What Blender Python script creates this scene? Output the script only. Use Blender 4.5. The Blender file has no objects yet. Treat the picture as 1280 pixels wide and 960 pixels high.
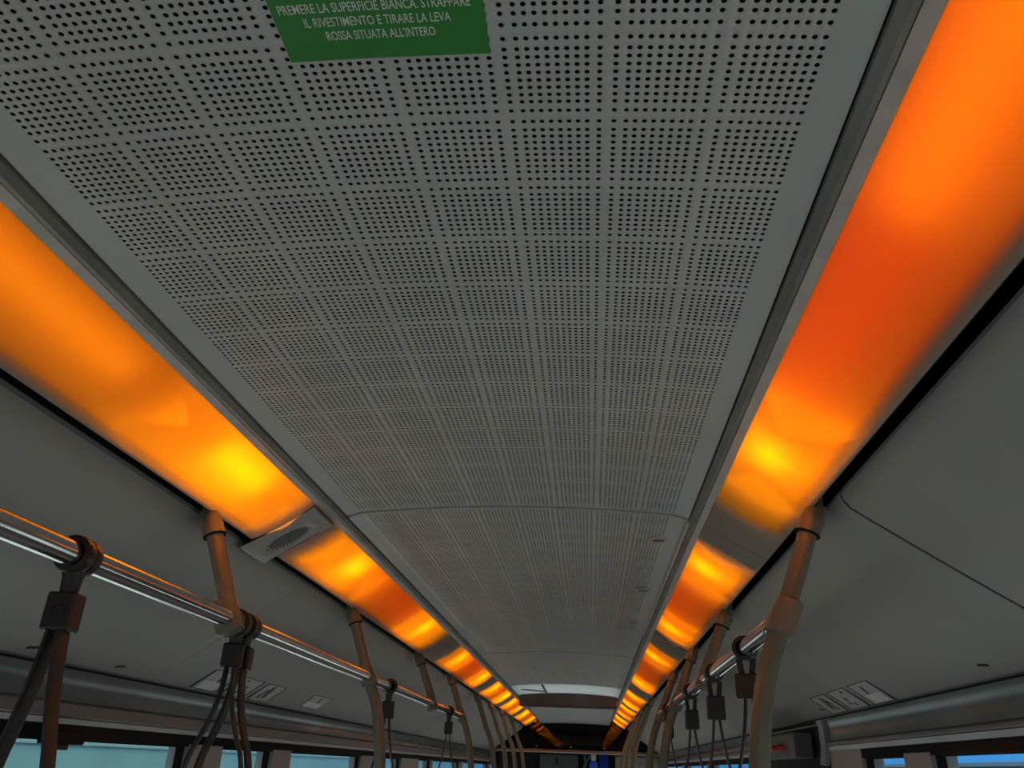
import bpy, math, random
import numpy as np
from mathutils import Matrix, Vector
random.seed(7)
SC = bpy.context.scene
COL = SC.collection

# ------------------------------------------------------------------ camera, world, daylight, exposure
cam_d = bpy.data.cameras.new('camera'); cam = bpy.data.objects.new('camera', cam_d); COL.objects.link(cam)
cam_d.sensor_width = 36; cam_d.lens = 27.9794; cam_d.clip_start = .01; cam_d.clip_end = 300
fw = Vector((-0.09425584, 0.89625429, 0.43340983)); rt = Vector((0.99552187, 0.0880074, 0.03450948)); up = Vector((0.007214, -0.43472169, 0.90053596))
m = Matrix((rt, up, -fw)).transposed().to_4x4(); m.translation = Vector((0.21537, 0, 1.55))
cam.matrix_world = m
SC.camera = cam
SC.view_settings.view_transform = 'Standard'; SC.view_settings.look = 'None'
SC.view_settings.exposure = 0; SC.view_settings.gamma = 1; SC.view_settings.use_curve_mapping = False
SC.cycles.use_denoising = True
SC.cycles.max_bounces = 10; SC.cycles.diffuse_bounces = 5; SC.cycles.transmission_bounces = 8; SC.cycles.transparent_max_bounces = 12
SC.cycles.sample_clamp_indirect = 4

w = bpy.data.worlds.new('sky'); SC.world = w; w.use_nodes = True
nt = w.node_tree; bg = nt.nodes['Background']
tc = nt.nodes.new('ShaderNodeTexCoord'); sx = nt.nodes.new('ShaderNodeSeparateXYZ'); rp = nt.nodes.new('ShaderNodeValToRGB')
nt.links.new(tc.outputs['Generated'], sx.inputs[0]); nt.links.new(sx.outputs['Z'], rp.inputs[0]); nt.links.new(rp.outputs[0], bg.inputs[0])
rp.color_ramp.elements[0].color = (.07, .33, .80, 1); rp.color_ramp.elements[1].color = (.85, .88, .85, 1); rp.color_ramp.elements[0].position = .12; rp.color_ramp.elements[1].position = .6
bg.inputs[1].default_value = 1.0

def area(name, loc, rot, sx_, sy_, power, col, parent=None, spread=None):
    l = bpy.data.lights.new(name, 'AREA'); l.shape = 'RECTANGLE'; l.size = sx_; l.size_y = sy_; l.energy = power; l.color = col
    if spread: l.spread = spread
    o = bpy.data.objects.new(name, l); COL.objects.link(o); o.location = loc; o.rotation_euler = rot
    if col is ORANGE: l.energy *= 15
    if col is RED: l.energy *= .75
    if parent: o.parent = parent
    return o
ORANGE = (1, .30, .001)
RED = (1, .02, .0)
DAY = (.92, 1.0, .96)
# daylight through the side windows, plus a fill lamp added behind the camera
area('behind_camera_fill', (0, -2.46, 1.25), (math.radians(100), 0, 0), 2.1, 1.3, 1.5, DAY)
area('window_daylight_left', (-1.27, 5.6, 1.12), (0, math.radians(-118), 0), .62, 15, 27, DAY)
area('window_daylight_right', (1.27, 5.6, 1.15), (0, math.radians(118), 0), .62, 15, 27, DAY)

# ------------------------------------------------------------------ materials
def mat(name, col, rough=.5, metal=0, noise=0, nscale=8, bump=0, bscale=60, spec=.5, streak=None):
    M = bpy.data.materials.new(name); M.use_nodes = True
    n = M.node_tree; b = n.nodes['Principled BSDF']
    b.inputs['Base Color'].default_value = (*col, 1); b.inputs['Roughness'].default_value = rough; b.inputs['Metallic'].default_value = metal
    b.inputs['Specular IOR Level'].default_value = spec
    t = n.nodes.new('ShaderNodeTexCoord'); mp = n.nodes.new('ShaderNodeMapping'); n.links.new(t.outputs['Object'], mp.inputs[0])
    if streak: mp.inputs['Scale'].default_value = streak
    if noise:
        k = n.nodes.new('ShaderNodeTexNoise'); k.inputs['Scale'].default_value = nscale; k.inputs['Detail'].default_value = 6
        n.links.new(mp.outputs[0], k.inputs['Vector'])
        r = n.nodes.new('ShaderNodeValToRGB'); n.links.new(k.outputs['Fac'], r.inputs[0])
        r.color_ramp.elements[0].position = .3; r.color_ramp.elements[1].position = .7
        r.color_ramp.elements[0].color = (*[c * (1 - noise) for c in col], 1); r.color_ramp.elements[1].color = (*[min(1, c * (1 + noise)) for c in col], 1)
        n.links.new(r.outputs[0], b.inputs['Base Color'])
    if bump:
        k2 = n.nodes.new('ShaderNodeTexNoise'); k2.inputs['Scale'].default_value = bscale
        n.links.new(mp.outputs[0], k2.inputs['Vector'])
        bp = n.nodes.new('ShaderNodeBump'); bp.inputs['Strength'].default_value = bump; bp.inputs['Distance'].default_value = .01
        n.links.new(k2.outputs['Fac'], bp.inputs['Height']); n.links.new(bp.outputs[0], b.inputs['Normal'])
    return M
M_ceil = mat('ceiling_grey_paint', (.42, .435, .42), .38, noise=.07, nscale=5)
M_side = mat('side_panel_grey', (.27, .27, .255), .6, noise=.05, nscale=3, bump=.02, bscale=200)
M_side_edge = mat('side_panel_edge', (.36, .35, .33), .55)
M_trim = mat('aluminium_trim', (.20, .20, .18), .45, metal=.4, noise=.25, nscale=14, streak=(1, .3, 1))
M_trim2 = mat('trim_profile_paint', (.42, .38, .35), .5, noise=.12, nscale=20)
M_black = mat('black_void', (.006, .006, .006), .8)
M_rubber = mat('black_rubber_seal', (.008, .008, .008), .8, spec=.15)
M_hole = mat('duct_void_shade', (.012, .011, .010), .9)
M_steel = mat('polished_steel_rail', (.62, .63, .63), .16, metal=1, noise=.04, nscale=30)
M_pole = mat('grey_painted_pole', (.145, .125, .085), .25, noise=.05, nscale=12)
M_bracket = mat('grey_plastic_bracket', (.16, .135, .095), .4, noise=.06, nscale=30)
M_strap = mat('dark_brown_strap', (.026, .015, .011), .5, noise=.15, nscale=60, spec=.35)
M_strapblock = mat('dark_brown_plastic', (.028, .017, .013), .42, spec=.35)
M_cove = mat('glossy_grey_cove', (.13, .15, .15), .22, noise=.25, nscale=2.2, bump=.12, bscale=3, streak=(1, .8, 2))
M_band = mat('brown_grey_ledge', (.17, .15, .145), .45)
M_silver = mat('silver_ledge', (.42, .47, .48), .35, noise=.12, nscale=4)
M_pillar = mat('grey_pillar_plastic', (.30, .28, .27), .5, noise=.05)
M_wall = mat('grey_wall_laminate', (.3, .3, .3), .5)
M_floor = mat('grey_floor_vinyl', (.33, .33, .33), .6, noise=.15, nscale=60)
M_green = mat('green_sticker', (.03, .21, .035), .45, noise=.05, nscale=9)
M_text = mat('white_print', (.62, .66, .6), .5)
M_white = mat('speaker_off_white', (.32, .30, .28), .45, noise=.08, nscale=25)
M_grille = mat('speaker_grille_grey', (.13, .13, .125), .5)
M_sticker = mat('silver_sticker', (.36, .39, .38), .5, noise=.15, nscale=25)
M_ink = mat('black_ink', (.015, .012, .012), .6)
M_ink_red = mat('dark_red_ink', (.07, .016, .014), .6)
M_lightsticker = mat('white_sticker_field', (.6, .64, .63), .5)
M_gloss_black = mat('black_glass', (.003, .003, .003), .008, spec=.2)
M_bronze = mat('bronze_rail', (.30, .17, .09), .4, metal=.5)
M_beam = mat('dark_brown_beam', (.05, .04, .034), .3, noise=.4, nscale=5)
M_dome = None
M_darkgrey = mat('dark_grey_panel', (.09, .09, .095), .5)
M_blue = mat('blue_fabric', (.04, .14, .8), .6)
M_cream = mat('cream_plastic', (.75, .62, .5), .5)
M_teal = mat('teal_painted_steel', (.10, .25, .27), .35)
M_beige = mat('beige_grey_panel', (.27, .235, .21), .5)
M_red = mat('red_plastic', (.4, .02, .02), .4)

def glass_mat():
    M = bpy.data.materials.new('tinted_window_glass'); M.use_nodes = True; n = M.node_tree
    n.nodes.remove(n.nodes['Principled BSDF'])
    a = n.nodes.new('ShaderNodeBsdfTransparent'); a.inputs[0].default_value = (.93, .975, .97, 1)
    g = n.nodes.new('ShaderNodeBsdfGlossy'); g.inputs['Roughness'].default_value = .03
    lw = n.nodes.new('ShaderNodeLayerWeight'); lw.inputs[0].default_value = .5; pw = n.nodes.new('ShaderNodeMath'); pw.operation = 'POWER'; pw.inputs[1].default_value = 5; n.links.new(lw.outputs['Facing'], pw.inputs[0])
    f = n.nodes.new('ShaderNodeMath'); f.operation = 'MULTIPLY_ADD'; f.inputs[1].default_value = .5; f.inputs[2].default_value = .02; n.links.new(pw.outputs[0], f.inputs[0])
    x = n.nodes.new('ShaderNodeMixShader'); n.links.new(f.outputs[0], x.inputs[0]); n.links.new(a.outputs[0], x.inputs[1]); n.links.new(g.outputs[0], x.inputs[2])
    n.links.new(x.outputs[0], n.nodes['Material Output'].inputs[0]); return M
M_glass = glass_mat()

def trans_mat(name, diff, trans, k, rough=.35, gl=.04):
    M = bpy.data.materials.new(name); M.use_nodes = True; n = M.node_tree
    n.nodes.remove(n.nodes['Principled BSDF'])
    a = n.nodes.new('ShaderNodeBsdfDiffuse'); a.inputs[0].default_value = (*diff, 1)
    t = n.nodes.new('ShaderNodeBsdfTranslucent'); t.inputs[0].default_value = (*trans, 1)
    x = n.nodes.new('ShaderNodeMixShader'); x.inputs[0].default_value = k
    if name == 'opal_light_cover':
        at = n.nodes.new('ShaderNodeAttribute'); at.attribute_name = 'glow_mask'; n.links.new(at.outputs['Fac'], x.inputs[0])
    n.links.new(a.outputs[0], x.inputs[1]); n.links.new(t.outputs[0], x.inputs[2])
    g = n.nodes.new('ShaderNodeBsdfGlossy'); g.inputs['Roughness'].default_value = rough
    y = n.nodes.new('ShaderNodeMixShader'); y.inputs[0].default_value = gl
    n.links.new(x.outputs[0], y.inputs[1]); n.links.new(g.outputs[0], y.inputs[2])
    n.links.new(y.outputs[0], n.nodes['Material Output'].inputs[0]); return M
M_diff = trans_mat('opal_light_cover', (.34, .30, .28), (.88, .78, .12), .6, gl=.015)
M_skylight = trans_mat('opal_roof_light', (.6, .65, .65), (.9, .95, .95), .6)
M_dome = trans_mat('grey_bellows_lining', (.4, .42, .42), (.5, .5, .5), .5, gl=.06)  # made translucent so sky from above brightens the lining
M_housing = mat('white_light_housing', (.8, .78, .75), .6)

# ------------------------------------------------------------------ mesh helpers
class MB:
    def __init__(s): s.v = []; s.f = []
    def add(s, vs, fs):
        o = len(s.v); s.v += [tuple(map(float, p)) for p in vs]; s.f += [tuple(i + o for i in f) for f in fs]; return s
    def box(s, a, b):
        (x0, y0, z0), (x1, y1, z1) = a, b
        return s.add([(x0,y0,z0),(x1,y0,z0),(x1,y1,z0),(x0,y1,z0),(x0,y0,z1),(x1,y0,z1),(x1,y1,z1),(x0,y1,z1)],
                     [(0,3,2,1),(4,5,6,7),(0,1,5,4),(1,2,6,5),(2,3,7,6),(3,0,4,7)])
    def obox(s, c, ax, half):
        c = Vector(c); A = [Vector(a).normalized() * h for a, h in zip(ax, half)]
        vs = [c + A[0]*i + A[1]*j + A[2]*k for k in (-1,1) for (i, j) in ((-1,-1),(1,-1),(1,1),(-1,1))]
        return s.add(vs, [(0,3,2,1),(4,5,6,7),(0,1,5,4),(1,2,6,5),(2,3,7,6),(3,0,4,7)])
    def prism(s, prof, y0, y1):           # closed XZ profile swept along Y
        n = len(prof)
        vs = [(x, y0, z) for x, z in prof] + [(x, y1, z) for x, z in prof]
        fs = [(i, (i+1) % n, n + (i+1) % n, n + i) for i in range(n)] + [tuple(range(n))[::-1], tuple(range(n, 2*n))]
        return s.add(vs, fs)
    def sheet(s, prof, y0, y1, t, seg=1): # open XZ profile with thickness t (towards +normal)
        P = [Vector((x, z)) for x, z in prof]; Q = []
        for i, p in enumerate(P):
            d = (P[min(i+1, len(P)-1)] - P[max(i-1, 0)]).normalized(); Q.append(p + Vector((-d.y, d.x)) * t)
        return s.prism([tuple(p) for p in P] + [tuple(q) for q in reversed(Q)], y0, y1)
    def tube(s, pts, rad, n=20, sq=None, caps=True, up_=None):
        P = [Vector(p) for p in pts]; R = rad if isinstance(rad, (list, tuple)) else [rad] * len(P)
        T = [(P[min(i+1, len(P)-1)] - P[max(i-1, 0)]).normalized() for i in range(len(P))]
        u = Vector(up_) if up_ else (Vector((0, 1, 0)) if abs(T[0].y) < .9 else Vector((1, 0, 0)))
        vs = []
        for p, t, r in zip(P, T, R):
            a = (u - t * u.dot(t)).normalized(); b = t.cross(a); u = a
            ra, rb = r if isinstance(r, tuple) else (r, r)
            for k in range(n):
                th = 2 * math.pi * k / n; c_, s_ = math.cos(th), math.sin(th)
                if sq:
                    e = 2 / sq; c_ = math.copysign(abs(c_) ** e, c_); s_ = math.copysign(abs(s_) ** e, s_)
                vs.append(p + a * (ra * c_) + b * (rb * s_))
        L = len(P)
        fs = [(i*n + k, i*n + (k+1) % n, (i+1)*n + (k+1) % n, (i+1)*n + k) for i in range(L-1) for k in range(n)]
        if caps: fs += [tuple(range(n))[::-1], tuple(range((L-1)*n, L*n))]
        return s.add(vs, fs)
    def ring(s, c, axis, ro, ri, h, n=28):     # hollow ring
        c = Vector(c); ax = Vector(axis).normalized(); u = Vector((1,0,0)) if abs(ax.x) < .9 else Vector((0,1,0))
        a = (u - ax*u.dot(ax)).normalized(); b = ax.cross(a); vs = []
        prof = [(ri, -h/2), (ro*.96, -h/2), (ro, -h*.32), (ro, h*.32), (ro*.96, h/2), (ri, h/2)]
        for k in range(n):
            th = 2*math.pi*k/n; d = a*math.cos(th) + b*math.sin(th)
            vs += [c + d*r + ax*z for r, z in prof]
        q = len(prof)
        return s.add(vs, [(k*q+i, k*q+(i+1) % q, ((k+1) % n)*q+(i+1) % q, ((k+1) % n)*q+i) for k in range(n) for i in range(q)])
    def build(s, name, material, parent=None, smooth=False, bevel=0, loc=None, flip=False):
        me = bpy.data.meshes.new(name); me.from_pydata(s.v, [], s.f); me.materials.append(material); me.validate(); me.update()
        import bmesh
        b = bmesh.new(); b.from_mesh(me); bmesh.ops.recalc_face_normals(b, faces=b.faces); b.to_mesh(me); b.free()
        if smooth:
            me.polygons.foreach_set('use_smooth', [True] * len(me.polygons))
            me.set_sharp_from_angle(angle=math.radians(smooth if smooth is not True else 40))
        o = bpy.data.objects.new(name, me); COL.objects.link(o)
        if parent: o.parent = parent
        if loc: o.location = loc
        if bevel:
            bv = o.modifiers.new('bevel', 'BEVEL'); bv.width = bevel; bv.segments = 3; bv.limit_method = 'ANGLE'; bv.angle_limit = math.radians(40)
        return o
def tag(o, label=None, cat=None, group=None, kind=None):
    if label: o['label'] = label
    if cat: o['category'] = cat
    if group: o['group'] = group
    if kind: o['kind'] = kind
    return o
def empty(name, loc, label, cat, group=None):
    o = bpy.data.objects.new(name, None); COL.objects.link(o); o.location = loc; o.empty_display_size = .05
    return tag(o, label, cat, group)
def struct(o): o['kind'] = 'structure'; return o
def dup(o, loc, label):
    c = o.copy(); COL.objects.link(c); c.location = loc; c['label'] = label
    for ch in o.children:
        d = ch.copy(); COL.objects.link(d); d.parent = c
        for g in ch.children:
            e = g.copy(); COL.objects.link(e); e.parent = d
    return c

# ------------------------------------------------------------------ main dimensions
YB, YE = -2.4, 12.6                      # bus shell, back (behind the camera) and far end
def zc(x): return 2.2447 - .10184*x*x - max(0, abs(x) - .462) * .25
# side profile per side: top of duct panel, bottom, cove ...
PR = {1: dict(gap=(.727, 2.092), bot=(1.2, 1.7806), cove=1.690, band=1.673, silver=1.655, glass=1.620, railz=1.848, s='right'),
      -1: dict(gap=(.727, 2.085), bot=(1.2, 1.755), cove=1.668, band=1.629, silver=1.613, glass=1.572, railz=1.837, s='left')}

# ------------------------------------------------------------------ shell
struct(MB().box((-1.3, YB, -.06), (1.3, YE + 1.2, 0)).build('floor', M_floor))
# outer roof skin above everything (left open over roof light and lining to let sky brighten them)
r = MB()
r.box((-1.3, YB, 2.36), (1.3, 7.70, 2.42)); r.box((-1.3, 12.5, 2.36), (1.3, YE + 1.2, 2.42))
r.box((-1.3, 7.70, 2.36), (-.56, 12.5, 2.42)); r.box((.56, 7.70, 2.36), (1.3, 12.5, 2.42))
struct(r.build('ceiling', M_black))
for s in (1, -1):
    p = PR[s]; wl = MB()
    # lower wall, window pillars, header
    wl.box((min(s*1.22, s*1.3), YB, 0), (max(s*1.22, s*1.3), YE + 1.2, .78))
    wl.box((min(s*1.225, s*1.3), YB, p['glass'] + .012), (max(s*1.225, s*1.3), YE + 1.2, 2.38))
    struct(wl.build('wall_' + p['s'], M_wall))
    # cove, ledge, silver strip under the duct panels (the right hand row stops at the door recess)
    runs = [(YB, YE)] if s < 0 else [(YB, 3.72), (5.3, YE)]
    cv, bd, sv, sl = MB(), MB(), MB(), MB()
    for y0, y1 in runs:
        cv.sheet([(s*x, z) for x, z in ((1.196, p['bot'][1] - .004), (1.207, p['bot'][1] - .03), (1.209, p['cove'] + .02), (1.200, p['cove']))], y0, y1, .006 * -s)
        bd.prism([(s*1.225, p['cove'] + .002), (s*1.198, p['cove']), (s*1.190, p['cove'] - .006), (s*1.190, p['band'] + .004), (s*1.194, p['band']), (s*1.225, p['band'])], y0, y1)
        sv.prism([(s*1.225, p['band'] - .001), (s*1.196, p['band'] - .002), (s*1.2, p['silver']), (s*1.225, p['silver'])], y0, y1)
        sl.prism([(s*1.23, p['silver']), (s*1.204, p['silver'] - .001), (s*1.204, p['glass'] + .003), (s*1.23, p['glass'] + .003)], y0, y1)
    n0 = p['s']
    struct(cv.build('trim_1' if s > 0 else 'trim_5', M_cove, smooth=30)); struct(bd.build('trim_2' if s > 0 else 'trim_6', M_band))
    struct(sv.build('trim_3' if s > 0 else 'trim_7', M_silver)); struct(sl.build('trim_4' if s > 0 else 'trim_8', M_rubber))

# rear and front closing walls
struct(MB().box((-1.3, YB - .06, 0), (1.3, YB - .02, .55)).box((-1.3, YB - .06, 1.95), (1.3, YB - .02, 2.42)).build('wall_front', M_wall))
struct(MB().box((-1.3, YE + 1.2, 0), (1.3, YE + 1.26, 2.42)).build('wall_back', M_black))

# windows: (y0, y1) of glass per side, last pair added to light the far end; frames are rubber, pillars between
WIN = {1: [(-2.2, -.9), (-.8, .55), (.65, 2.62), (2.90, 3.27), (5.6, 7.4), (7.6, 9.4), (9.6, 12.2), (12.5, 13.6)],
       -1: [(-2.2, -.6), (-.45, 1.1), (1.2, 2.955), (3.31, 3.79), (4.10, 5.33), (5.95, 6.50), (7.25, 7.75), (7.9, 9.5), (9.8, 12.2), (12.5, 13.6)]}
wn = 0
for s in (1, -1):
    g = PR[s]['glass']; pil = MB(); prev = YB
    for (y0, y1) in WIN[s]:
        wn += 1
        fr = MB(); xa, xb = sorted((s*1.214, s*1.232)); t = .028
        fr.box((xa, y0 - t, .82), (xb, y0, g)); fr.box((xa, y1, .82), (xb, y1 + t, g)); fr.box((xa, y0 - t, g), (xb, y1 + t, g + .02)); fr.box((xa, y0 - t, .79), (xb, y1 + t, .82))
        f = struct(fr.build('window_%d' % wn, M_rubber))
        xg = s*1.224; pn = MB().box((xg - .002, y0, .82), (xg + .002, y1, g)).build('pane', M_glass, f)
        if y0 - t > prev: 
            xa, xb = sorted((s*1.200, s*1.28))
            if not (s > 0 and 3.2 < y0 < 6): pil.box((xa, prev + .012, .78), (xb, y0 - t, g + .012))
            else: pil.box((xa, prev + .012, .78), (xb, 3.72, g + .05)); pil.box((xa, 5.3, .78), (xb, y0 - t, g + .012))
        prev = y1 + t
    xa, xb = sorted((s*1.200, s*1.28)); pil.box((xa, prev, .78), (xb, YE + 1.2, g + .012))
    struct(pil.build('trim_9' if s > 0 else 'trim_10', M_pillar, bevel=.004))

# door recess on the right: dark header box with mechanism
struct(MB().box((1.215, 3.72, .3), (1.222, 5.3, 1.76)).build('door_1', M_black))
d = MB().sheet([(1.196, 1.778), (1.206, 1.75), (1.207, 1.67), (1.196, 1.60)], 3.725, 3.80, -.02)
struct(d.build('trim_11', M_pillar, smooth=30))
dm = empty('door_mechanism', (1.15, 4.3, 1.70), 'dark door mechanism with a red handle in the recess right of the front right pole', 'door mechanism')
MB().box((-.03, -.32, -.07), (.05, .55, .035)).build('housing', M_darkgrey, dm, bevel=.006)
MB().tube([(-.03, -.1, -.02), (-.075, -.1, -.03), (-.08, .06, -.03), (-.03, .06, -.02)], .012, 10).build('emergency_handle', M_red, dm, smooth=True)

# ------------------------------------------------------------------ perforated ceiling panels
PITCH = .12 / 11.23
OFF = [.815, 2.115] + [2.115 + i for i in range(1, 8)] + [10.415]
def cols(scale=1.0):
    xs = []
    for b in range(-4, 4):
        for i, o_ in enumerate(OFF):
            if b == -4 and i == 0: continue
            if b == 3 and i == 9: continue
            xs.append((b * .12 + o_ * PITCH) * scale)
    return xs
def perforated(name, y0, y1, ystart, xlim, N, depth, label, zoff=0, scale=1.0, m=.006):
    xs = cols(scale); ys = []; j = 0
    while True:
        done = False
        for o_ in OFF:
            y = ystart + j * .12 + o_ * PITCH
            if y > y1 - m - .004: done = True; break
            if y > y0 + m + .002: ys.append(y)
        if done: break
        j += 1
    def bounds(a, lo, hi):
        b = [(p + q) / 2 for p, q in zip(a[:-1], a[1:])]
        return [lo] + b + [hi]
    hx = PITCH * .55
    bx = bounds(xs, xs[0] - hx, xs[-1] + hx); by = bounds(ys, ys[0] - .0059, ys[-1] + .0059)
    R = .0029
    ang = np.arange(N) * 2 * np.pi / N
    if N == 16: un = np.array([(1,0),(1,.41),(1,1),(.41,1),(0,1),(-.41,1),(-1,1),(-1,.41),(-1,0),(-1,-.41),(-1,-1),(-.41,-1),(0,-1),(.41,-1),(1,-1),(1,-.41)])
    else: un = np.array([(1,0),(1,1),(0,1),(-1,1),(-1,0),(-1,-1),(0,-1),(1,-1)], float)
    V = []; nx, ny = len(xs), len(ys)
    cx, cy = np.meshgrid(xs, ys, indexing='ij')
    lx, ly = np.meshgrid(bx[:-1], by[:-1], indexing='ij'); hx_, hy_ = np.meshgrid(bx[1:], by[1:], indexing='ij')
    cx, cy, lx, ly, hx_, hy_ = [a.reshape(-1, 1) for a in (cx, cy, lx, ly, hx_, hy_)]
    u, v = un[:, 0][None], un[:, 1][None]
    ox = cx + np.where(u > 0, u * (hx_ - cx), u * (cx - lx)); oy = cy + np.where(v > 0, v * (hy_ - cy), v * (cy - ly))
    ix = cx + R * np.cos(ang)[None]; iy = cy + R * np.sin(ang)[None]
    zf = lambda x: 2.2447 - .10184*x*x - np.maximum(0, np.abs(x) - .462) * .25 + zoff
    C = cx.shape[0]
    vert = np.stack([np.stack([ox, oy, zf(ox)], -1), np.stack([ix, iy, zf(ix)], -1), np.stack([ix, iy, zf(ix) + depth], -1)], 1)  # C,3,N,3
    vert = vert.reshape(-1, 3)
    base = (np.arange(C) * 3 * N)[:, None]; k = np.arange(N)[None]; k2 = (k + 1) % N
    q1 = np.stack([base + k, base + N + k, base + N + k2, base + k2], -1).reshape(-1, 4)   # facing down
    q2 = np.stack([base + N + k, base + 2*N + k, base + 2*N + k2, base + N + k2], -1).reshape(-1, 4)
    faces = np.concatenate([q1, q2])
    # margins
    ev = []; ef = []
    def patch(xa, xb, ya, yb, nseg):
        g = np.linspace(xa, xb, nseg + 1)
        o0 = len(vert) + len(ev)
        for x in g: ev.append((x, ya, float(zf(x)))); ev.append((x, yb, float(zf(x))))
        for i in range(nseg): ef.append((o0 + 2*i, o0 + 2*i + 1, o0 + 2*i + 3, o0 + 2*i + 2))
    patch(-xlim, bx[0], y0, y1, 6); patch(bx[-1], xlim, y0, y1, 6)
    patch(bx[0], bx[-1], y0, by[0], 60); patch(bx[0], bx[-1], by[-1], y1, 60)
    # turned-up front and back edges
    for yy in (y0, y1):
        g = np.linspace(-xlim, xlim, 61); o0 = len(vert) + len(ev)
        for x in g: ev.append((x, yy, float(zf(x)))); ev.append((x, yy, float(zf(x)) + .012))
        for i in range(60): ef.append((o0 + 2*i, o0 + 2*i + 1, o0 + 2*i + 3, o0 + 2*i + 2))
    av = np.concatenate([vert, np.array(ev)]); af = np.concatenate([faces, np.array(ef)])
    me = bpy.data.meshes.new(name)
    me.vertices.add(len(av)); me.vertices.foreach_set('co', av.astype(np.float32).ravel())
    me.loops.add(len(af) * 4); me.loops.foreach_set('vertex_index', af.astype(np.int32).ravel())
    me.polygons.add(len(af)); me.polygons.foreach_set('loop_start', np.arange(len(af), dtype=np.int32) * 4)
    try: me.polygons.foreach_set('loop_total', np.full(len(af), 4, dtype=np.int32))
    except Exception: pass
    me.materials.append(M_ceil); me.update(calc_edges=True)
    o = bpy.data.objects.new(name, me); COL.objects.link(o)
    tag(o, label, 'ceiling panel')
    return o
perforated('ceiling_panel', 0.10, 2.260, .70634 - .72, .502, 16, .0004, 'large perforated grey ceiling panel nearest the viewer, carrying the green sticker')
perforated('ceiling_panel', 2.270, 4.438, 2.275, .500, 16, .0004, 'perforated grey ceiling hatch with three round locks along its right edge', zoff=-.004, scale=.975)
perforated('ceiling_panel', 4.468, 5.482, 4.476, .502, 8, .0004, 'short perforated ceiling panel just beyond the hatch with three locks', zoff=.0)
perforated('ceiling_panel', 5.514, 7.70, 5.52, .502, 8, .0004, 'farthest perforated ceiling panel, ending at the bright roof light', zoff=.0)
# panel behind the camera, unperforated margins
bk = MB().sheet([(x/20, zc(x/20)) for x in range(-10, 11)], YB, .095, .003)
struct(bk.build('ceiling_front', M_ceil, smooth=True))
struct(MB().sheet([(x/20, zc(x/20) + .03) for x in range(-11, 12)], 0.05, 7.70, .003).build('ceiling_back', M_hole))  # black sheet stands in for the unlit duct void behind the holes
# hatch edge strips along panel 2
struct(MB().box((.4995, 2.27, zc(.50) - .012), (.5045, 4.44, zc(.49) + .002)).build('trim_12', M_trim2))

# round locks in the hatch
lk = None
for i, y in enumerate((2.53, 3.32, 4.11)):
    lab = ['nearest of three round locks in the ceiling hatch edge', 'middle of three round locks in the ceiling hatch edge', 'farthest of three round locks in the ceiling hatch edge'][i]
    if lk is None:
        lk = empty('hatch_lock', (.437, y, zc(.437) - .004), lab, 'lock', 'round locks of the ceiling hatch')
        MB().ring((0, 0, -.003), (0, 0, 1), .031, .022, .007).build('rim', M_trim2, lk, smooth=True)
        MB().tube([(0, 0, .002), (0, 0, -.004)], .0225, 24).build('cylinder_plug', M_darkgrey, lk)
    else: dup(lk, (.437, y, zc(.437) - .004), lab)

# ------------------------------------------------------------------ green sticker with its text
st = empty('sticker', (.0045, .48, 2.2437), 'green emergency exit instruction sticker on the perforated ceiling panel', 'sticker')
g = MB(); X0, X1, Ya, Yb = -.1075, .1135, .355, .6125; v = []; nn = 12
for i in range(nn + 1):
    x = X0 + (X1 - X0) * i / nn
    for y in (Ya, Yb):
        for dz in (-.0008, -.0002): v.append((x - .0045, y - .48, zc(x) + dz - 2.2437))
fs = []
for i in range(nn):
    a = 4*i; fs += [(a, a+2, a+6, a+4), (a+1, a+5, a+7, a+3), (a, a+4, a+5, a+1), (a+2, a+3, a+7, a+6)]
fs += [(0, 1, 3, 2), (4*nn, 4*nn+2, 4*nn+3, 4*nn+1)]
g.add(v, fs).build('sheet', M_green, st)
def flat_text(name, body, width, cap, centre, parent, material, fn, off):
    c = bpy.data.curves.new(name, 'FONT'); c.body = body; c.align_x = 'CENTER'; c.size = 1; c.offset = .006; c.resolution_u = 3; c.extrude = 0
    o = bpy.data.objects.new(name, c); COL.objects.link(o)
    me = bpy.data.meshes.new_from_object(o.evaluated_get(bpy.context.evaluated_depsgraph_get())); bpy.data.objects.remove(o)
    xs = [q.co.x for q in me.vertices]; ys = [q.co.y for q in me.vertices]
    w_, h_ = max(xs) - min(xs), .7
    mx, my = (max(xs) + min(xs)) / 2, .35
    for q in me.vertices:
        X = centre[0] + (q.co.x - mx) * width / w_; Y = centre[1] - (q.co.y - my) * cap / h_
        q.co = fn(X, Y)
    me.name = name; me.materials.clear(); me.materials.append(material)
    o = bpy.data.objects.new(name, me); COL.objects.link(o); o.parent = parent
    return o
for body, width, cy in (('PREMERE LA SUPERFICIE BIANCA. STRAPPARE', .2, .5460), ('IL RIVESTIMENTO E TIRARE LA LEVA', .155, .5632), ('ROSSA SITUATA ALL\u2019INTERO', .117, .5805)):
    flat_text('printed_text', body, width, .0112, (.0006, cy), st, M_text, lambda X, Y: (X - .0045, Y - .48, zc(X) - .0011 - 2.2437), 0)

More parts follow.
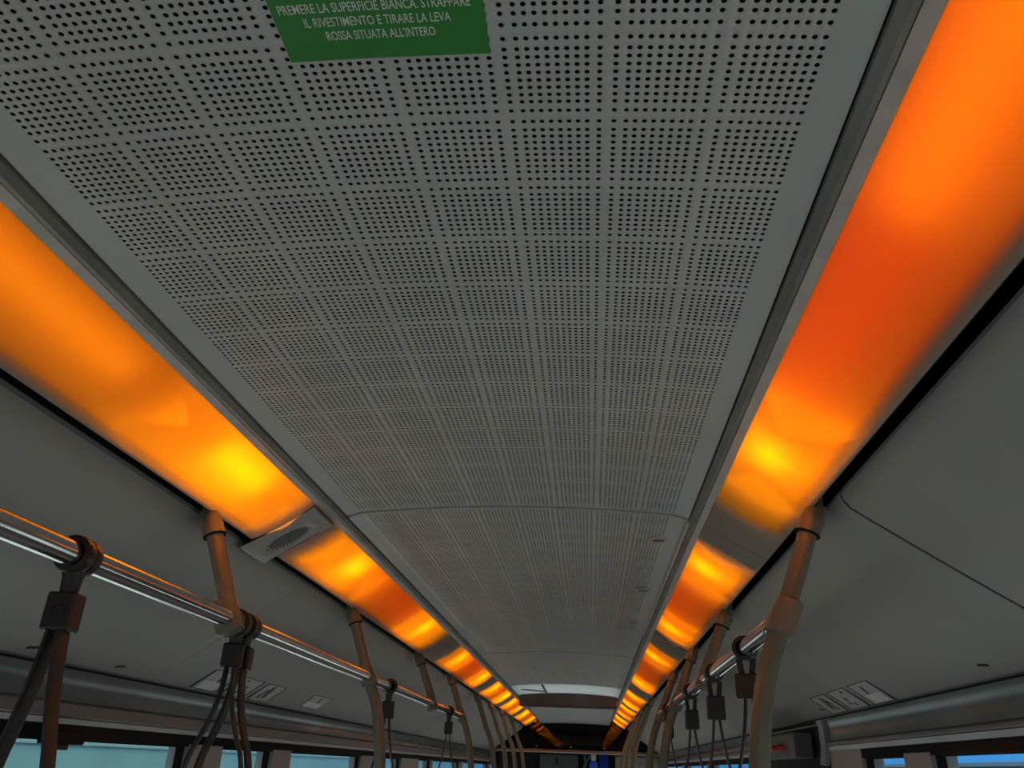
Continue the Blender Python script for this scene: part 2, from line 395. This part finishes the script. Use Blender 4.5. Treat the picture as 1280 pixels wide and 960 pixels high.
# ------------------------------------------------------------------ light strips
def cover_profile(s, off=0):
    a = Vector((.5445, 2.190)); b = Vector((.709, 2.091)); n = Vector((-.515, -.857)); out = []
    for i in range(13):
        t = i / 12; q = a.lerp(b, t) + n * (.009 * math.sin(math.pi * t) - off); out.append((s*q.x, q.y))
    return out
def trimline(s):
    o = 1 if s > 0 else -1
    tr = MB().prism([(s*.5055, 2.203), (s*.517, 2.197), (s*.524, 2.196), (s*.524, 2.225), (s*.5055, 2.225)], YB, YE)
    struct(tr.build('trim_13' if s > 0 else 'trim_15', M_trim))
    t2 = MB().prism([(s*.5255, 2.195), (s*.5435, 2.1905), (s*.5435, 2.225), (s*.5255, 2.225)], YB, YE)
    struct(t2.build('trim_14' if s > 0 else 'trim_16', M_trim2))
    bk_ = MB().prism([(s*.5, 2.226), (s*.60, 2.34), (s*.80, 2.34), (s*.80, 2.14), (s*.795, 2.14), (s*.795, 2.335), (s*.605, 2.335), (s*.5, 2.22)], YB, YE)
    bk_.prism([(s*.7105, 2.0925), (s*.7125, 2.0925), (s*.7165, 2.24), (s*.7145, 2.24)], YB, YE)  # added opaque strip, keeps lamp light from leaking into the slot
    struct(bk_.build('backing_light_stop_1' if s > 0 else 'backing_light_stop_2', M_black))
for s in (1, -1): trimline(s)

def fixture(s, y0, y1, h0, h1, lamps, red, label):
    L = empty('light_fixture', (s*.63, (y0+y1)/2, 2.20), label, 'ceiling light', 'orange ceiling lights of the %s row' % ('right' if s > 0 else 'left'))
    ox, oy, oz = L.location
    mv = lambda M_: M_
    P = cover_profile(s); Q = cover_profile(s, .002); prof = P + Q[::-1]; n_ = len(prof); c = MB()
    cuts = {y0, y1, h0, h1}
    for e_, sg in ((h0, 1), (h1, -1)): cuts |= {e_ + sg * q for q in (.01, .02, .03, .045, .06, .08, .11)}
    yy = sorted(q for q in cuts if y0 <= q <= y1); vs = []; kv = []
    for y in yy:
        e = min(1, max(0, min(y - h0, h1 - y) / .09)); e = e*e*(3 - 2*e)
        for i, (x, z) in enumerate(prof):
            u = (i if i < len(P) else n_ - 1 - i) / (len(P) - 1); o_ = min(1, max(0, (1.0 - u) / .16)); o_ = o_*o_*(3 - 2*o_)
            vs.append((x - ox, y - oy, z - oz)); kv.append(.40 + .54 * e * o_)  # soft falloff of the glow at ends and outer edge, set in the translucency
    fs = [(j*n_ + i, j*n_ + (i+1) % n_, (j+1)*n_ + (i+1) % n_, (j+1)*n_ + i) for j in range(len(yy)-1) for i in range(n_)]
    fs += [tuple(range(n_)), tuple(range((len(yy)-1)*n_, len(yy)*n_))]
    co_ = c.add(vs, fs).build('light_cover', M_diff, L, smooth=40)
    at_ = co_.data.attributes.new('glow_mask', 'FLOAT', 'POINT'); at_.data.foreach_set('value', kv)
    # box behind the cover: inner wall, back, outer wall (ending a little above the cover), two end plates
    h = MB(); t = .002
    a = (.5450, 2.1960); b = (.556, 2.285); cc = (.712, 2.235); d_ = (.690, 2.117)
    ring_ = [a, b, cc, d_]
    inner = [(.548, 2.196), (.5585, 2.281), (.708, 2.232), (.687, 2.118)]
    h.prism([(s*x, z) for x, z in ring_ + inner[::-1]], h0, h1)
    for yy in (h0, h1 - t):
        h.prism([(s*x, z) for x, z in ((.5470, 2.197), (.557, 2.284), (.710, 2.234), (.688, 2.109), (.62, 2.151))], yy, yy + t)
    h.v = [(x-ox, y-oy, z-oz) for x, y, z in h.v]
    h.build('housing', M_housing, L)
    tb = MB().tube([(s*.628 - ox, h0 + .03 - oy, 2.222 - oz), (s*.628 - ox, h1 - .03 - oy, 2.222 - oz)], .008, 12)
    tb.build('lamp_tube', M_housing, L, smooth=True)
    # normal of the cover points down and towards the aisle side
    ry = -math.atan2(s * (.515), .857)
    for (y, ln, pw) in lamps:
        area('lamp_glow', (s*.626 - ox - s*.004, y - oy, 2.203 - oz), (0, math.radians(s * -28) * -1, 0), .03, ln, pw, ORANGE, L)
    for (y, ln, pw) in red:
        area('lamp_glow_red', (s*.632 - ox, y - oy, 2.225 - oz), (0, math.radians(s * 28), 0), .10, ln, pw, RED, L)
    return L
# right row
fixture(1, -1.2, 2.24, -1.0, 2.06, [(1.60, .14, .72), (.45, .7, .015)], [(1.0, 1.4, 1.0)], 'orange light panel at the upper right, nearest of the right row')
fixture(1, 2.245, 4.17, 2.42, 4.12, [(2.64, .14, .8), (3.86, .14, .75)], [(3.25, 1.4, .6)], 'second orange light of the right row, just beyond the first right pole top')
fixture(1, 4.20, 7.05, 4.55, 6.80, [(4.90, .16, .75), (6.45, .16, .7)], [(5.7, 2.0, .7)], 'third orange light of the right row, with a pinkish middle')
fixture(1, 7.06, 8.9, 7.35, 8.80, [(7.6, .2, .6), (8.55, .2, .6)], [(8.1, 1.2, .5)], 'fourth orange light of the right row')
fixture(1, 8.92, 10.6, 9.0, 10.50, [(9.2, .2, .6), (10.2, .2, .6)], [(9.7, 1.2, .5)], 'fifth orange light of the right row')
fixture(1, 10.62, 12.55, 10.75, 12.45, [(11.1, .3, .8), (12.1, .3, .8)], [(11.6, 1.2, .5)], 'farthest orange light of the right row, by the black glass panel')
# left row
fixture(-1, -1.2, 2.09, -1.0, 2.075, [(1.70, .26, 1.9), (.75, .9, .02)], [(1.0, 1.9, .5)], 'orange light panel at the left edge, nearest of the left row')
fixture(-1, 2.27, 4.66, 2.30, 4.46, [(2.70, .17, 1.15), (4.0, .14, .85)], [(3.3, 1.6, .7)], 'second orange light of the left row, just beyond the ceiling speaker')
fixture(-1, 4.67, 6.72, 4.86, 6.60, [(5.2, .16, .55), (6.35, .16, .55)], [(5.8, 1.2, .55)], 'third orange light of the left row, with a pinkish middle')
fixture(-1, 6.73, 8.45, 6.98, 8.34, [(7.2, .2, .6), (8.1, .2, .6)], [(7.6, 1.2, .5)], 'fourth orange light of the left row')
fixture(-1, 8.46, 10.1, 8.62, 10.0, [(8.85, .2, .6), (9.75, .2, .6)], [(9.3, 1.2, .5)], 'fifth orange light of the left row')
fixture(-1, 10.11, 12.55, 10.25, 12.45, [(10.7, .3, .8), (11.9, .3, .8)], [(11.3, 1.2, .5)], 'farthest orange light of the left row, by the black glass panel')

# ------------------------------------------------------------------ speaker plate in the left light row
sp = empty('ceiling_speaker', (-.63, 2.18, 2.14), 'off-white speaker plate with a slotted grille between two left orange lights', 'speaker')
ox, oy, oz = sp.location
A = Vector((-.545, 2.187)); B = Vector((-.738, 2.071)); dn = (B - A).normalized(); nrm = Vector((dn.y, -dn.x))
if nrm.y > 0: nrm = -nrm
def spt(u, v, d): # u across 0..1, v along Y, d out of the plate
    q = A.lerp(B, u) + nrm * d; return (q.x - ox, v - oy, q.y - oz)
pl = MB(); NU, NV = 24, 12; vs = []
for i in range(NU + 1):
    for j in range(NV + 1):
        u = i / NU; e = (j / NV - .5) * 2
        skew = .0 + .0 * u
        yy = 2.18 + e * (.092 - .010 * math.sin(math.pi * u))
        # shallow dish around the grille, raised rim
        rr = math.hypot((u - .52) / .36, e / .62)
        d = .010 + .006 * math.exp(-((rr - 1.1) / .16) ** 2) - .006 * max(0, 1 - rr * rr) - .007 * (abs(e) ** 6)
        vs.append(spt(u, yy, d))
fs = [(i*(NV+1)+j, (i+1)*(NV+1)+j, (i+1)*(NV+1)+j+1, i*(NV+1)+j+1) for i in range(NU) for j in range(NV)]
pl.add(vs, fs); po = pl.build('face_plate', M_white, sp, smooth=True)
md = po.modifiers.new('thickness', 'SOLIDIFY'); md.thickness = .003; md.offset = 0
gr = MB(); u0 = .52
for k in range(-7, 8):
    u = u0 + k * .042
    e = .62 * math.sqrt(max(0, 1 - ((u - u0) / .34) ** 2)) * .082
    if e < .01: continue
    p0, p1 = spt(u, 2.18 - e, .0085), spt(u, 2.18 + e, .0085)
    gr.tube([p0, p1], .0026, 8)
gb = []
for k in range(32):
    th = 2*math.pi*k/32; gb.append(spt(u0 + .34*math.cos(th), 2.18 + .060*math.sin(th), .0066))
gr2 = MB().add(gb, [tuple(range(32))]); 
go = gr.build('grille', M_grille, sp, smooth=True)
g2 = gr2.build('grille_cloth', M_darkgrey, go)
sm = g2.modifiers.new('thickness', 'SOLIDIFY'); sm.thickness = .002
MB().tube([spt(.86, 2.17, .0085), spt(.86, 2.17, .012)], .003, 12).build('screw', M_ink, sp)

# ------------------------------------------------------------------ side duct panels (hinged covers)
def side_pt(s, t, off=0):
    p = PR[s]; a = Vector(p['gap']); b = Vector(p['bot']); n = Vector((b.y - a.y, -(b.x - a.x))).normalized()
    if n.y > 0: n = -n
    q = a.lerp(b, t) + n * (off + .004 * math.sin(math.pi * t)); return s*q.x, q.y
def side_panel(s, y0, y1, label):
    prof = []
    P0 = PR[s]['gap']
    prof.append((s*(P0[0] + .043), P0[1] + .026)); prof.append((s*(P0[0] + .027), P0[1] + .018)); prof.append((s*(P0[0] + .022), P0[1] + .004)); prof.append((s*(P0[0] + .0265), P0[1] - .0105))
    for i in range(2, 25): prof.append(side_pt(s, i / 24))
    b = prof[-1]; prof.append((b[0] + s*.012, b[1] + .004))
    o = MB().sheet(prof, y0, y1, .006 * s)
    ob = o.build('duct_cover', M_side, smooth=35, bevel=.0035)
    return tag(ob, label, 'panel', 'grey hinged duct covers above the windows')
side_panel(1, YB, 1.678, 'grey duct cover at the right edge, nearest the viewer, right of the dark seam')
side_panel(1, 1.690, 5.6, 'grey duct cover behind the first right pole, with the silver sticker')
side_panel(1, 5.608, 12.5, 'far grey duct cover on the right behind the distant poles')
side_panel(-1, YB, 2.619, 'grey duct cover at the left edge above the nearest hanging strap')
side_panel(-1, 2.6225, 6.9, 'grey duct cover on the left beyond the diagonal seam, with the silver stickers')
side_panel(-1, 6.904, 12.5, 'far grey duct cover on the left behind the distant poles')
for s in (1, -1):   # black backing in the slot behind covers and black hinge line below
    p = PR[s]
    bb = MB().prism([(s*.795, 2.14), (s*1.225, 1.86), (s*1.225, 1.87), (s*.80, 2.16)], YB, YE)
    bb.prism([(s*1.190, p['bot'][1] - .0005), (s*1.2, p['bot'][1] - .010), (s*1.225, p['bot'][1] - .010), (s*1.225, p['bot'][1] + .004)], YB, YE)
    struct(bb.build('trim_19' if s > 0 else 'trim_20', M_black))
# small black tick marks (slots) moulded in the covers
def on_side(s, x_abs, y, off=.0):
    p = PR[s]; t = (x_abs - p['gap'][0]) / (p['bot'][0] - p['gap'][0]); x, z = side_pt(s, t, off); return Vector((x, y, z))
def side_axes(s):
    p = PR[s]; a = Vector((s*p['gap'][0], 0, p['gap'][1])); b = Vector((s*p['bot'][0], 0, p['bot'][1])); d_ = (b - a).normalized()
    n = Vector((d_.z, 0, -d_.x)); n = -n if n.z > 0 else n
    return d_, Vector((0, 1, 0)), n
def mark(s, xa, y, la, ly, rot=0):
    d_, yy, n = side_axes(s); q = on_side(s, xa, y, .0012)
    c, sn = math.cos(rot), math.sin(rot)
    return MB().obox(q, (d_*c + yy*sn, yy*c - d_*sn, n), (la, ly, .0012))
for s, xa, y, lab in ((1, 1.155, 2.10, 'small black slot in the right duct cover right of the silver sticker'), (-1, 1.166, 1.96, 'small black slot in the left duct cover beside the nearest strap'), (-1, 1.166, 2.37, 'small black slot in the left duct cover left of the double straps'),
                      (1, 1.165, 3.22, 'small black slot in the right duct cover below the silver sticker'), (1, 1.160, 3.60, 'farthest small black slot in the right duct cover')):
    tag(mark(s, xa, y, .004, .02, .2).build('slot', M_ink, bevel=.001), lab, 'slot')

# silver pictogram stickers near the cover's lower edge
def sticker(s, xa0, xa1, y0, y1, label, full=True):
    d_, yy, n = side_axes(s)
    e = empty('sticker', on_side(s, (xa0+xa1)/2, (y0+y1)/2, .001), label, 'sticker'); o0 = e.location.copy()
    def plate(u0, u1, v0, v1, off, name, m_, parent=e, rot=0, cut=None):
        xm = xa0 + (xa1-xa0)*(u0+u1)/2; ym = y0 + (y1-y0)*(v0+v1)/2
        q = on_side(s, xm, ym, off) - o0; c, sn = math.cos(rot), math.sin(rot)
        la = abs(xa1-xa0)*abs(u1-u0)/2*1.2
        return MB().obox(q, (d_*c + yy*sn, yy*c - d_*sn, n), (la, abs(y1-y0)*abs(v1-v0)/2, .0005)).build(name, m_, parent, bevel=.0003)
    W = 1 / 3 if full else 1
    for k in range(3 if full else 1):
        v0 = k * W; b = plate(.0, 1, v0 + .02, v0 + W - .03, .0008, 'black_border', M_ink)
        plate(.03, .97, v0 + .04, v0 + W - .05, .0014, 'silver_field', M_sticker, b)
        if k == 0:
            plate(.55, .95, v0 + .07, v0 + W - .08, .0021, 'white_field', M_lightsticker, b)
            plate(.15, .55, v0 + .5*W, v0 + .56*W, .0021, 'pictogram', M_ink_red, b, rot=.5)
        if k == 1:
            for (a0, a1, w0) in ((.1, .2, .3), (.4, .58, .5), (.7, .88, .4)): plate(a0, a1, v0 + w0*W, v0 + w0*W + .07*W, .0021, 'pictogram', M_ink, b)
        if k == 2:
            plate(.1, .8, v0 + .42*W, v0 + .54*W, .0021, 'pictogram', M_ink_red, b, rot=.35)
            plate(.3, .85, v0 + .30*W, v0 + .37*W, .0021, 'pictogram', M_ink, b, rot=-.2)
    return e
sticker(1, 1.103, 1.190, 2.80, 3.58, 'silver emergency pictogram sticker low on the right duct cover')
sticker(-1, 1.095, 1.185, 2.85, 3.62, 'silver emergency pictogram sticker on the left duct cover behind the double straps')
sticker(-1, 1.090, 1.165, 3.98, 4.25, 'small narrow silver sticker on the left duct cover before the second left pole', full=False)

# ------------------------------------------------------------------ poles, stubs, rails
def smooth_path(pts, n=6):
    P = [Vector(p) for p in pts]; out = []
    for i in range(len(P) - 1):
        a, b, c, d_ = P[max(i-1, 0)], P[i], P[i+1], P[min(i+2, len(P)-1)]
        for k in range(n):
            t = k / n; out.append(.5 * ((2*b) + (-a + c)*t + (2*a - 5*b + 4*c - d_)*t*t + (-a + 3*b - 3*c + d_)*t**3))
    return out + [P[-1]]
RX = .6185
def bracket(parent, s):
    # flared foot that comes out of the slot and grips the pole
    pts = [(s*.7255, 0, 2.125), (s*.722, 0, 2.100), (s*.714, 0, 2.078), (s*.705, 0, 2.058), (s*.694, 0, 2.034)]
    b = MB().tube(pts, [(.012, .012), (.016, .014), (.027, .024), (.029, .0275), (.0275, .0265)], 24)
    b.tube([(s*.732, 0, 2.09), (s*.722, 0, 2.055), (s*.712, 0, 2.045)], [(.018, .007), (.014, .012), (.006, .008)], 16)
    o = b.build('ceiling_bracket', M_bracket, parent, smooth=50)
    MB().ring((s*.6935, 0, 2.0335), (s*-.4, 0, -1), .0278, .020, .004).build('bracket_collar', M_rubber, o, smooth=True)
def clamp(parent, s, rz, through):
    ax = Vector((s*.105, 0, .22)).normalized(); c = Vector((s*(RX+.004), 0, rz))
    b = MB().tube([c + ax*.046, c + ax*.042, c - ax*.030, c - ax*.034], [.024, .0285, .0295, .025], 24, sq=3)
    b.ring(c + Vector((0, .012 if through else .030, 0)), (0, 1, 0), .0285, .0212, .062 if through else .045)
    if through is None: pass
    o = b.build('rail_clamp', M_bracket, parent, smooth=45)
    MB().obox(c + Vector((-s*.029, .0, .004)), ((0, 1, 0), ax, (1, 0, 0)), (.0012, .036, .0012)).build('clamp_seam', M_ink, o)
def pole(s, y, label, kind, group):
    rz = PR[s]['railz']
    e = empty('grab_pole' if kind != 'stub' else 'rail_hanger', (0, y, 0), label, 'pole' if kind != 'stub' else 'rail support', group)
    if kind == 'stub':
        t = MB().tube([(s*.700, 0, 2.05), (s*(RX+.002), 0, rz + .02)], .0205, 24)
        t.build('tube', M_pole, e, smooth=True)
    else:
        pts = smooth_path([(s*.700, 0, 2.05), (s*.660, 0, 1.945), (s*(RX+.003), 0, rz + .003), (s*.575, 0, 1.73), (s*.545, 0, 1.56), (s*.533, 0, 1.35), (s*.530, 0, .9), (s*.530, 0, .0)])
        MB().tube(pts, .0205, 24).build('tube', M_pole, e, smooth=True)
    bracket(e, s)
    if kind != 'plain': clamp(e, s, rz, kind != 'start')
    return e
GP = 'grey grab poles along the aisle'
pole(1, 1.767, 'nearest right grab pole, grey, holding the start of the right handrail', 'start', GP)
pole(1, 3.03, 'short slanting rail support on the right between the near pole and the next strap', 'stub', 'short rail supports')
pole(1, 4.06, 'second right grab pole, crossing the right handrail behind the straps', 'through', GP)
pole(1, 5.02, 'third right grab pole, at the far end of the right handrail', 'through', GP)
pole(1, 6.95, 'fourth right grab pole, first beyond the end of the right handrail', 'plain', GP)
pole(1, 8.15, 'fifth right grab pole, in the far cluster on the right', 'plain', GP)
pole(1, 9.4, 'sixth right grab pole, farthest of the right cluster', 'plain', GP)
pole(-1, 1.84, 'short slanting rail support at the left near the double straps, orange lit', 'stub', 'short rail supports')
pole(-1, 3.14, 'nearest left grab pole, crossing the left handrail', 'through', GP)
pole(-1, 4.50, 'short slanting rail support on the left between the first two left poles', 'stub', 'short rail supports')
pole(-1, 5.60, 'second left grab pole, at the far end of the left handrail', 'through', GP)
pole(-1, 6.95, 'third left grab pole, first beyond the end of the left handrail', 'plain', GP)
pole(-1, 7.95, 'fourth left grab pole, in the far cluster on the left', 'plain', GP)
pole(-1, 8.95, 'fifth left grab pole, in the far cluster on the left', 'plain', GP)
pole(-1, 10.1, 'sixth left grab pole, farthest of the left cluster', 'plain', GP)
for s, y0, y1, lab in ((1, 1.79, 5.06, 'polished steel handrail on the right with four hanging straps'), (-1, -.6, 5.64, 'polished steel handrail running along the left side')):
    z = PR[s]['railz']
    tag(MB().tube([(s*RX, y0, z), (s*RX, y0 + .01, z), (s*RX, y1 - .01, z), (s*RX, y1, z)], [.018, .0205, .0205, .018], 32).build('handrail', M_steel, smooth=True), lab, 'handrail')

# ------------------------------------------------------------------ hanging straps
def hanger(s, y, label, bw=.024, bh=.034, bl=.020, drop=.092, sag=0., rot=0., thin=False):
    sw = .012 if thin else .020
    z = PR[s]['railz']; e = empty('strap_hanger', (s*RX, y, z), label, 'hanging strap', 'hanging hand straps on the rails')
    e.rotation_euler = (0, 0, rot)
    c = MB().ring((0, -.013, 0), (0, 1, 0), .0308, .0206, .023).ring((0, .013, 0), (0, 1, 0), .0308, .0206, .022).ring((0, 0, 0), (0, 1, 0), .029, .0208, .03)
    if thin:
        for q in (-1, 1): c.tube([(q*.018, 0, -.024), (q*.017, 0, -.034), (q*.012, 0, -(drop - bh) - .004)], [(.0045, .008)] * 3, 10)
    else: c.tube([(0, 0, -.024), (0, 0, -.036), (0, 0, -(drop - bh) - .004)], [(.020, .017), (.016, .014), (.014, .012)], 16, sq=3)
    c.build('rail_collar', M_strapblock, e, smooth=45)
    b = MB().box((-bw, -bl, -drop - bh), (bw, bl, -drop + bh)).build('buckle', M_strapblock, e, bevel=.005)
    MB().ring((bw*.0, -bl - .0006, -drop), (0, 1, 0), .011, .0095, .0012, 24).build('embossed_ring', M_strap, b)
    zz = -drop - bh
    k_ = .86 if drop == .09 else 1
    hw = [(0, .009), (.04, .013 - sag*.2), (.09, .020 - sag*.1), (.14, .031 + sag*.3), (.19, .043 + sag), (.25, .052 + sag), (.30, .045 + sag*.6), (.335, .022), (.345, 0)]
    hw = [(d, x * k_) for d, x in hw]
    path = [(-x, 0, zz - d + .004) for d, x in hw] + [(x, 0, zz - d + .004) for d, x in reversed(hw[:-1])]
    MB().tube(smooth_path(path, 5), [(sw, .0035)] * (5*(len(path)-1) + 1), 16, sq=5, up_=(0, 1, 0)).build('strap', M_strap, e, smooth=50)
    return e
hanger(-1, 1.232, 'nearest hanging strap on the left rail, large dark brown loop at the left edge', .023, .030, rot=.12, drop=.09)
hanger(-1, 1.895, 'left one of the two straps paired beside the left rail support', .023, .027, .018, .074, .012, .25)
hanger(-1, 1.950, 'right one of the two straps paired beside the left rail support', .023, .027, .018, .074, .010, .05)
hanger(-1, 3.50, 'single hanging strap on the left rail just beyond the nearest left pole', rot=.35)
hanger(-1, 5.08, 'farthest hanging strap on the left rail, before its far end', rot=.1)
hanger(1, 2.21, 'nearest hanging strap on the right rail, next to the big right pole', bw=.030, bh=.030, drop=.092, rot=-.3, thin=True)
hanger(1, 2.80, 'second hanging strap on the right rail', bw=.028, bh=.036, drop=.105, thin=True)
hanger(1, 3.47, 'third hanging strap on the right rail', bw=.026, bh=.036, drop=.105, rot=.05, thin=True)
hanger(1, 4.50, 'farthest hanging strap on the right rail, seen almost behind a pole', drop=.105, thin=True)

# window latch on the left window frame
wl = empty('window_latch', (-1.2, 2.22, 1.575), 'black latch block under the upper frame of the near left window', 'latch')
MB().box((-.012, -.08, -.012), (.012, .10, .02)).build('latch_body', M_rubber, wl, bevel=.004)
MB().box((-.006, -.05, -.026), (.012, .03, -.012)).build('latch_lever', M_ink, wl, bevel=.003)

# ------------------------------------------------------------------ far end: roof light, beam, bellows lining, black glass, partition
rl = empty('roof_light', (0, 8.2, 2.24), 'pale grey translucent roof light at the far end of the perforated panels', 'roof light')
MB().sheet([(x/40, zc(x/40) - 2.24) for x in range(-20, 21)], -.495, .46, .004).build('pane', M_skylight, rl)
fb = MB().box((-.22, -.49, -.016), (-.206, .46, -.001)); fb.obox((-.33, .0, -.016), ((1, .9, 0), (-.9, 1, 0), (0, 0, 1)), (.14, .012, .005))
fb.build('frame_bar', M_darkgrey, rl)
tag(MB().box((-.50, 8.66, 2.118), (.50, 8.86, 2.30)).build('cross_beam', M_beam, bevel=.012), 'dark brown cross beam behind the pale roof light', 'beam')
cp = []
N_ = 18
vs = []; fs = []
for j in range(0, 61):
    y = 8.86 + (YE - 8.87) * j / 60
    for i in range(N_ + 1):
        x = -.5 + i / N_; z = 2.235 - .08 * (j / 60) - .05 * x * x + .004 * math.sin(j * 2.1)
        vs.append((x, y, z))
for j in range(60):
    for i in range(N_): a = j*(N_+1)+i; fs.append((a, a+1, a+N_+2, a+N_+1))
tag(MB().add(vs, fs).build('ceiling_lining', M_dome, smooth=80), 'smooth grey ceiling lining between the dark beam and the black glass', 'ceiling panel').modifiers.new('thickness', 'SOLIDIFY').thickness = .004

bg_ = empty('bulkhead', (0, YE, 1.97), 'glossy black bulkhead panel at the far end reflecting the orange light rows', 'bulkhead')
MB().box((-1.22, 0, -.172), (1.22, .02, .25)).build('black_panel', M_gloss_black, bg_)
for x in (-.55, -.06, .42): MB().tube([(x, .002, -.135), (x, -.008, -.135)], .012, 14).build('bolt', M_bronze, bg_, smooth=True)
MB().box((-1.22, -.03, -.197), (1.22, .02, -.172)).build('lower_rail', M_bronze, bg_, bevel=.003)
MB().box((-1.22, -.05, -.215), (1.22, .03, -.200)).build('light_strip_edge', M_silver, bg_, bevel=.003)
# driver's area behind the bulkhead
tag(MB().box((-1.22, YE + .7, .0), (-.55, YE + .8, 1.76)).build('partition', M_black), 'black partition below the bulkhead at far left', 'partition')
pc = empty('cabinet', (-.2, YE + .5, 0), 'dark grey cabinet below the black bulkhead panel', 'cabinet')
MB().box((-.33, 0, 0), (.24, .3, 1.745)).build('body', M_darkgrey, pc, bevel=.01)
MB().box((-.10, -.015, 1.60), (-.07, 0, 1.71)).build('handle', M_ink, pc, bevel=.003)
tag(MB().tube([(.06, YE+.6, 1.0), (.10, YE+.6, 1.5), (.15, YE+.6, 1.62), (.13, YE+.6, 1.75)], .02, 12).tube([(.18, YE+.6, 1.0), (.12, YE+.6, 1.6), (.22, YE+.6, 1.75)], .015, 12).build('hose', M_teal, smooth=True), 'teal hoses right of the dark grey cabinet at the far end', 'hose')
bt = empty('bottle', (.265, YE + .2, 1.5), 'blue container with cream cap at the far end, left of the blue curtain', 'bottle')
MB().tube([(0, 0, .0), (0, 0, .14), (0, 0, .17)], [.06, .06, .035], 18).build('body', M_blue, bt, smooth=True)
MB().tube([(0, 0, .172), (0, 0, .25)], .036, 18).build('cap', M_cream, bt, smooth=True)
cu = MB()
prof = []
for i in range(41):
    x = .35 + .13 * i / 40; cu.v.append((x, YE + .25 + .012 * math.sin(i * .9), 0.9)); cu.v.append((x, YE + .25 + .012 * math.sin(i * .9), 1.745))
cu.f = [(2*i, 2*i+2, 2*i+3, 2*i+1) for i in range(40)]
co = cu.build('curtain', M_blue, smooth=80); co.modifiers.new('thickness', 'SOLIDIFY').thickness = .003
tag(co, 'bright blue curtain at the far end under the bulkhead', 'curtain')
tag(MB().box((.58, YE + .25, 0), (1.2, YE + .3, 1.745)).build('partition', M_beige, bevel=.005), 'beige grey partition right of the blue curtain at the far end', 'partition')

# ------------------------------------------------------------------ outside: road, a neighbouring vehicle on the left, low building on the right
struct(MB().box((-30, -30, -.6), (30, 40, -.5)).build('ground', mat('asphalt', (.16, .16, .17), .9, noise=.2)))
nb = empty('bus', (-3.6, 4, -.5), 'pale cyan bus parked outside the left windows', 'bus')
M_nb = mat('pale_cyan_bus_paint', (.45, .85, .86), .4, noise=.06, nscale=1)
M_nb2 = mat('pale_bus_trim', (.62, .8, .8), .4)
MB().box((-2.4, -9, .3), (0, 26, 3.0)).build('body', M_nb, nb, bevel=.08)
for i in range(9): MB().box((0, -8.6 + i*1.95, .9), (.02, -6.9 + i*1.95, 1.75)).build('window_pane', M_gloss_black, nb, bevel=.008)
MB().box((0, -9, 2.085), (.02, 26, 2.10)).box((0, -9, 2.20), (.02, 26, 2.21)).build('side_moulding', M_nb2, nb)
for y in (-6, 4): MB().tube([(.01, y, .5), (-.25, y, .5)], .48, 32).build('wheel', M_rubber, nb, smooth=40)
bd = empty('building', (9, 6, -.5), 'low grey green building outside the right windows', 'building')
MB().box((0, -16, 0), (6, 60, 2.42)).build('wall', mat('grey_green_cladding', (.22, .36, .36), .7, noise=.1, nscale=2), bd)
MB().box((-.15, -16.1, 2.42), (6.1, 60, 2.50)).build('roof_edge', mat('pale_roof_edge', (.3, .42, .45), .6), bd)
for i in range(8): MB().box((-.02, -12 + i*4.2, .9), (.0, -10 + i*4.2, 2.0)).build('window_pane', M_gloss_black, bd)
